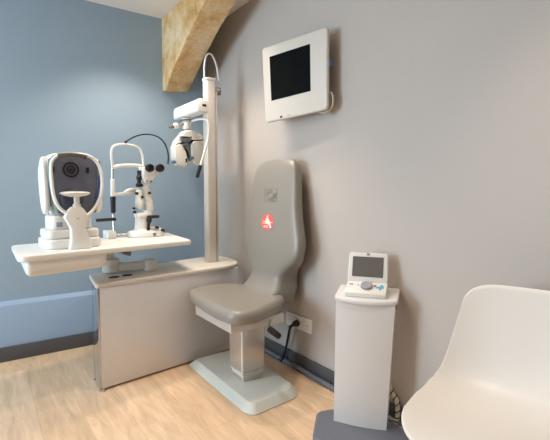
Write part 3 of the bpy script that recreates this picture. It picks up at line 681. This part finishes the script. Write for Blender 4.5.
loft(bm, [[CF(u, b, c) for b, c in offset(ccw(P), d)] for u, d in ((0, .006), (.003, .001), (.006, 0), (KW - .006, 0), (KW - .003, .001), (KW, .006))]); kp = finish('keypad_housing', bm, M_IVORY, cn)
sl_ = Vector((0.085 - .012, .046 - .028)); sa = math.atan2(sl_.y, sl_.x)
def KF(u, s, n): return CF(u, .012 + s * math.cos(sa) - n * math.sin(sa), .028 + s * math.sin(sa) + n * math.cos(sa))
kn = KF(0, 0, 1) - KF(0, 0, 0)
bm = bmn(); lathe(bm, [(.026, -.001), (.028, .004), (.026, .012), (.020, .014), (.016, .012)], KF(.094, .034, 0), kn, 28); finish('jog_dial', bm, M_DIAL, kp)
def key(u, s, w, h, m, nm):
    b = bmn(); box(b, u - w, u + w, s - h, s + h, -.001, .003, bev=.001, M=KF); finish(nm, b, m, kp)
for (u, s) in ((.155, .022), (.165, .034), (.152, .036), (.142, .030), (.160, .048)): key(u, s, .0055, .005, M_BLUEKEY, 'key')
key(.132, .042, .005, .0035, M_REDKEY, 'key'); key(.056, .042, .004, .003, M_BLUEKEY, 'key'); key(.022, .046, .009, .0035, M_LOGOG, 'key')
DF0 = CF(-.004, .078, .043); dn = _b; tl = math.radians(16)
dw = (Vector((0, 0, 1)) * math.cos(tl) + dn * math.sin(tl)); dv = dn * math.cos(tl) - Vector((0, 0, 1)) * math.sin(tl)
DF = frame(DF0, pu.to_3d(), dv, dw)
bm = bmn(); prism(bm, rpoly([(.003, 0), (.188, 0), (.185, .140), (.006, .140)], .012, 4), -.035, .0, .005, 3, lambda a, b, c: DF(a, -c, b)); dsp = finish('display_housing', bm, M_IVORY, cn)
bm = bmn(); prism(bm, [(.024, .026), (.166, .026), (.166, .120), (.024, .120)], .0, .0015, .0, 1, lambda a, b, c: DF(a, -c, b)); finish('display', bm, M_SCRGREY, dsp)
bm = bmn(); prism(bm, [(.088, .127), (.102, .127), (.102, .137), (.088, .137)], .0, .001, .0, 1, lambda a, b, c: DF(a, -c, b)); finish('maker_mark', bm, M_LOGO, dsp)
bm = bmn(); box(bm, .03, .155, .086, .102, .040, .052, bev=.004, M=CF); finish('hinge', bm, M_ALUD, cn)

# spiral-wrapped cable behind the pedestal
sc = thing('wrapped_cable', 'cream cable bundle with black spiral wrap behind the pedestal', 'cable', (1.575, 1.235, 0))
cps = [Vector((1.572, 1.29, .19)), Vector((1.574, 1.265, .145)), Vector((1.574, 1.238, .115)), Vector((1.572, 1.226, .075)), Vector((1.565, 1.222, .035)), Vector((1.548, 1.222, .016)), Vector((1.535, 1.19, .014)), Vector((1.552, 1.12, .014))]
bm = bmn(); tube(bm, cps, .0115, 10, 8); finish('bundle', bm, M_CREAM, sc)
cp = smooth(cps, 40); bm = bmn(); hel = []
for i, p in enumerate(cp):
    t = (cp[min(i + 1, len(cp) - 1)] - cp[max(i - 1, 0)]).normalized(); a = Vector((1, 0, 0)); a = (a - t * a.dot(t)).normalized(); b = t.cross(a)
    an = i * .22; hel.append(p + a * .0118 * math.cos(an) + b * .0118 * math.sin(an))
tube(bm, hel, .0026, 6, 1); finish('spiral_wrap', bm, M_BLACK, sc)

# ------------------------------------------------------------------ white shell chair
wc = thing('shell_chair', 'white moulded plastic shell chair in the right foreground', 'chair', (1.25, .58, 0))
bd = Vector((.95, .30, 0)).normalized(); ld = Vector((bd.y, -bd.x, 0))
CO = bd * 1.035 + ld * (-.170)
prof = [(-.012, .412), (.0, .428), (.02, .438), (.10, .446), (.20, .440), (.30, .432), (.38, .436), (.435, .456), (.475, .500), (.500, .560), (.520, .640), (.536, .72), (.547, .785)]
pr = smooth([(a, 0, b) for a, b in prof], 8)
Ls = [0]
for i in range(1, len(pr)): Ls.append(Ls[-1] + (pr[i] - pr[i - 1]).length)
LT = Ls[-1]
def pat(s):
    s = max(0, min(LT, s))
    for i in range(1, len(Ls)):
        if s <= Ls[i]:
            t = (s - Ls[i - 1]) / max(1e-9, Ls[i] - Ls[i - 1]); return pr[i - 1].lerp(pr[i], t), (pr[i] - pr[i - 1]).normalized()
    return pr[-1], (pr[-1] - pr[-2]).normalized()
hwT = [(0, .215), (.06, .235), (.15, .246), (.25, .248), (.36, .238), (.44, .226), (.52, .217), (.62, .203), (.72, .186), (LT, .170)]
def lift(s):
    return itp(s, [(0, .004), (.10, .022), (.30, .040), (.45, .062), (.55, .055), (.70, .032), (LT, .018)])
NS, NT = 52, 40
def shell_pt(i, j):
    t = math.sin(PI / 2 * (-1 + 2 * j / NT))
    a0 = .150 * (1 - max(0, 1 - abs(t) ** 2.6) ** .42); a1 = LT - .075 * (1 - max(0, 1 - abs(t) ** 4.5) ** .45)
    s = a0 + (a1 - a0) * i / NS
    p, tg = pat(s); n = Vector((-tg.z, 0, tg.x))
    hw = itp(s, hwT)
    k = lift(s) * abs(t) ** 2.6
    return p + n * k, t * hw
bm = bmn(); G = []
for i in range(NS + 1):
    row = []
    for j in range(NT + 1):
        p, l = shell_pt(i, j); w = CO + bd * p.x + ld * l; row.append(bm.verts.new((w.x, w.y, p.z)))
    G.append(row)
for i in range(NS):
    for j in range(NT): bm.faces.new((G[i][j], G[i][j + 1], G[i + 1][j + 1], G[i + 1][j]))
she = finish('seat_shell', bm, M_SHELL, wc)
sm = she.modifiers.new('thickness', 'SOLIDIFY'); sm.thickness = .007; sm.offset = -1
for (a, l, a2, l2) in ((.13, -.12, .07, -.16), (.13, .12, .07, .16), (.34, -.12, .42, -.16), (.34, .12, .42, .16)):
    bm = bmn(); t = CO + bd * a + ld * l; f_ = CO + bd * a2 + ld * l2
    cyl(bm, Vector((f_.x, f_.y, 0)), Vector((t.x, t.y, .425)), .012, 14, .004); finish('leg', bm, M_ALU, wc)
bm = bmn(); t0 = CO + bd * .10; WF = frame((t0.x, t0.y, 0), bd)
box(bm, 0, .27, -.13, .13, .408, .426, bev=.004, rc=.03, M=WF); finish('under_frame', bm, M_ALU, wc)

# ------------------------------------------------------------------ light
def spot(name, loc, power, ang, blend, col, r=.04, tgt=None):
    d = bpy.data.lights.new(name, 'SPOT'); d.energy = power; d.spot_size = math.radians(ang); d.spot_blend = blend; d.color = col; d.shadow_soft_size = r
    o = bpy.data.objects.new(name, d); COL.objects.link(o); o.location = loc
    if tgt is not None: o.rotation_euler = (Vector(tgt) - Vector(loc)).to_track_quat('-Z', 'Y').to_euler()
    return o
WARM = (1.0, .87, .72)
spot('downlight_unit', (.86, 2.68, ZC - .01), 42, 112, .6, WARM, .09)
spot('downlight_mast', (1.20, 2.30, ZC - .01), 50, 88, .7, WARM, .08)
spot('downlight_middle', (.92, 1.88, ZC - .01), 25, 84, .8, WARM, .06)
spot('downlight_chair', (1.06, .40, ZC - .01), 26, 86, .8, WARM)
def panel(name, loc, sx, sy_, e, col, rot=(0, 0, 0)):
    d = bpy.data.lights.new(name, 'AREA'); d.shape = 'RECTANGLE'; d.size = sx; d.size_y = sy_; d.energy = e; d.color = col
    o = bpy.data.objects.new(name, d); COL.objects.link(o); o.location = loc; o.rotation_euler = rot; return o
panel('ceiling_fill_light', (-.9, 1.6, ZC - .012), .6, 1.2, 11, (1.0, .82, .62))  # unseen warm area light added under the ceiling as soft fill
panel('window_daylight', (XL + .02, (W0 + W1) / 2, (WZ0 + WZ1) / 2), WZ1 - WZ0 - .1, W1 - W0 - .1, 46, (.60, .82, 1.0), (0, -PI / 2, 0))
w = bpy.data.worlds.new('sky'); S.world = w; w.use_nodes = True
bg = w.node_tree.nodes['Background']; sk = w.node_tree.nodes.new('ShaderNodeTexSky'); sk.sky_type = 'HOSEK_WILKIE'; sk.turbidity = 4
w.node_tree.links.new(sk.outputs['Color'], bg.inputs['Color']); bg.inputs['Strength'].default_value = .6

vs_ = S.view_settings; S.display_settings.display_device = 'sRGB'
vs_.view_transform = 'Standard'; vs_.look = 'None'; vs_.exposure = 0.9; vs_.gamma = 1; vs_.use_curve_mapping = False
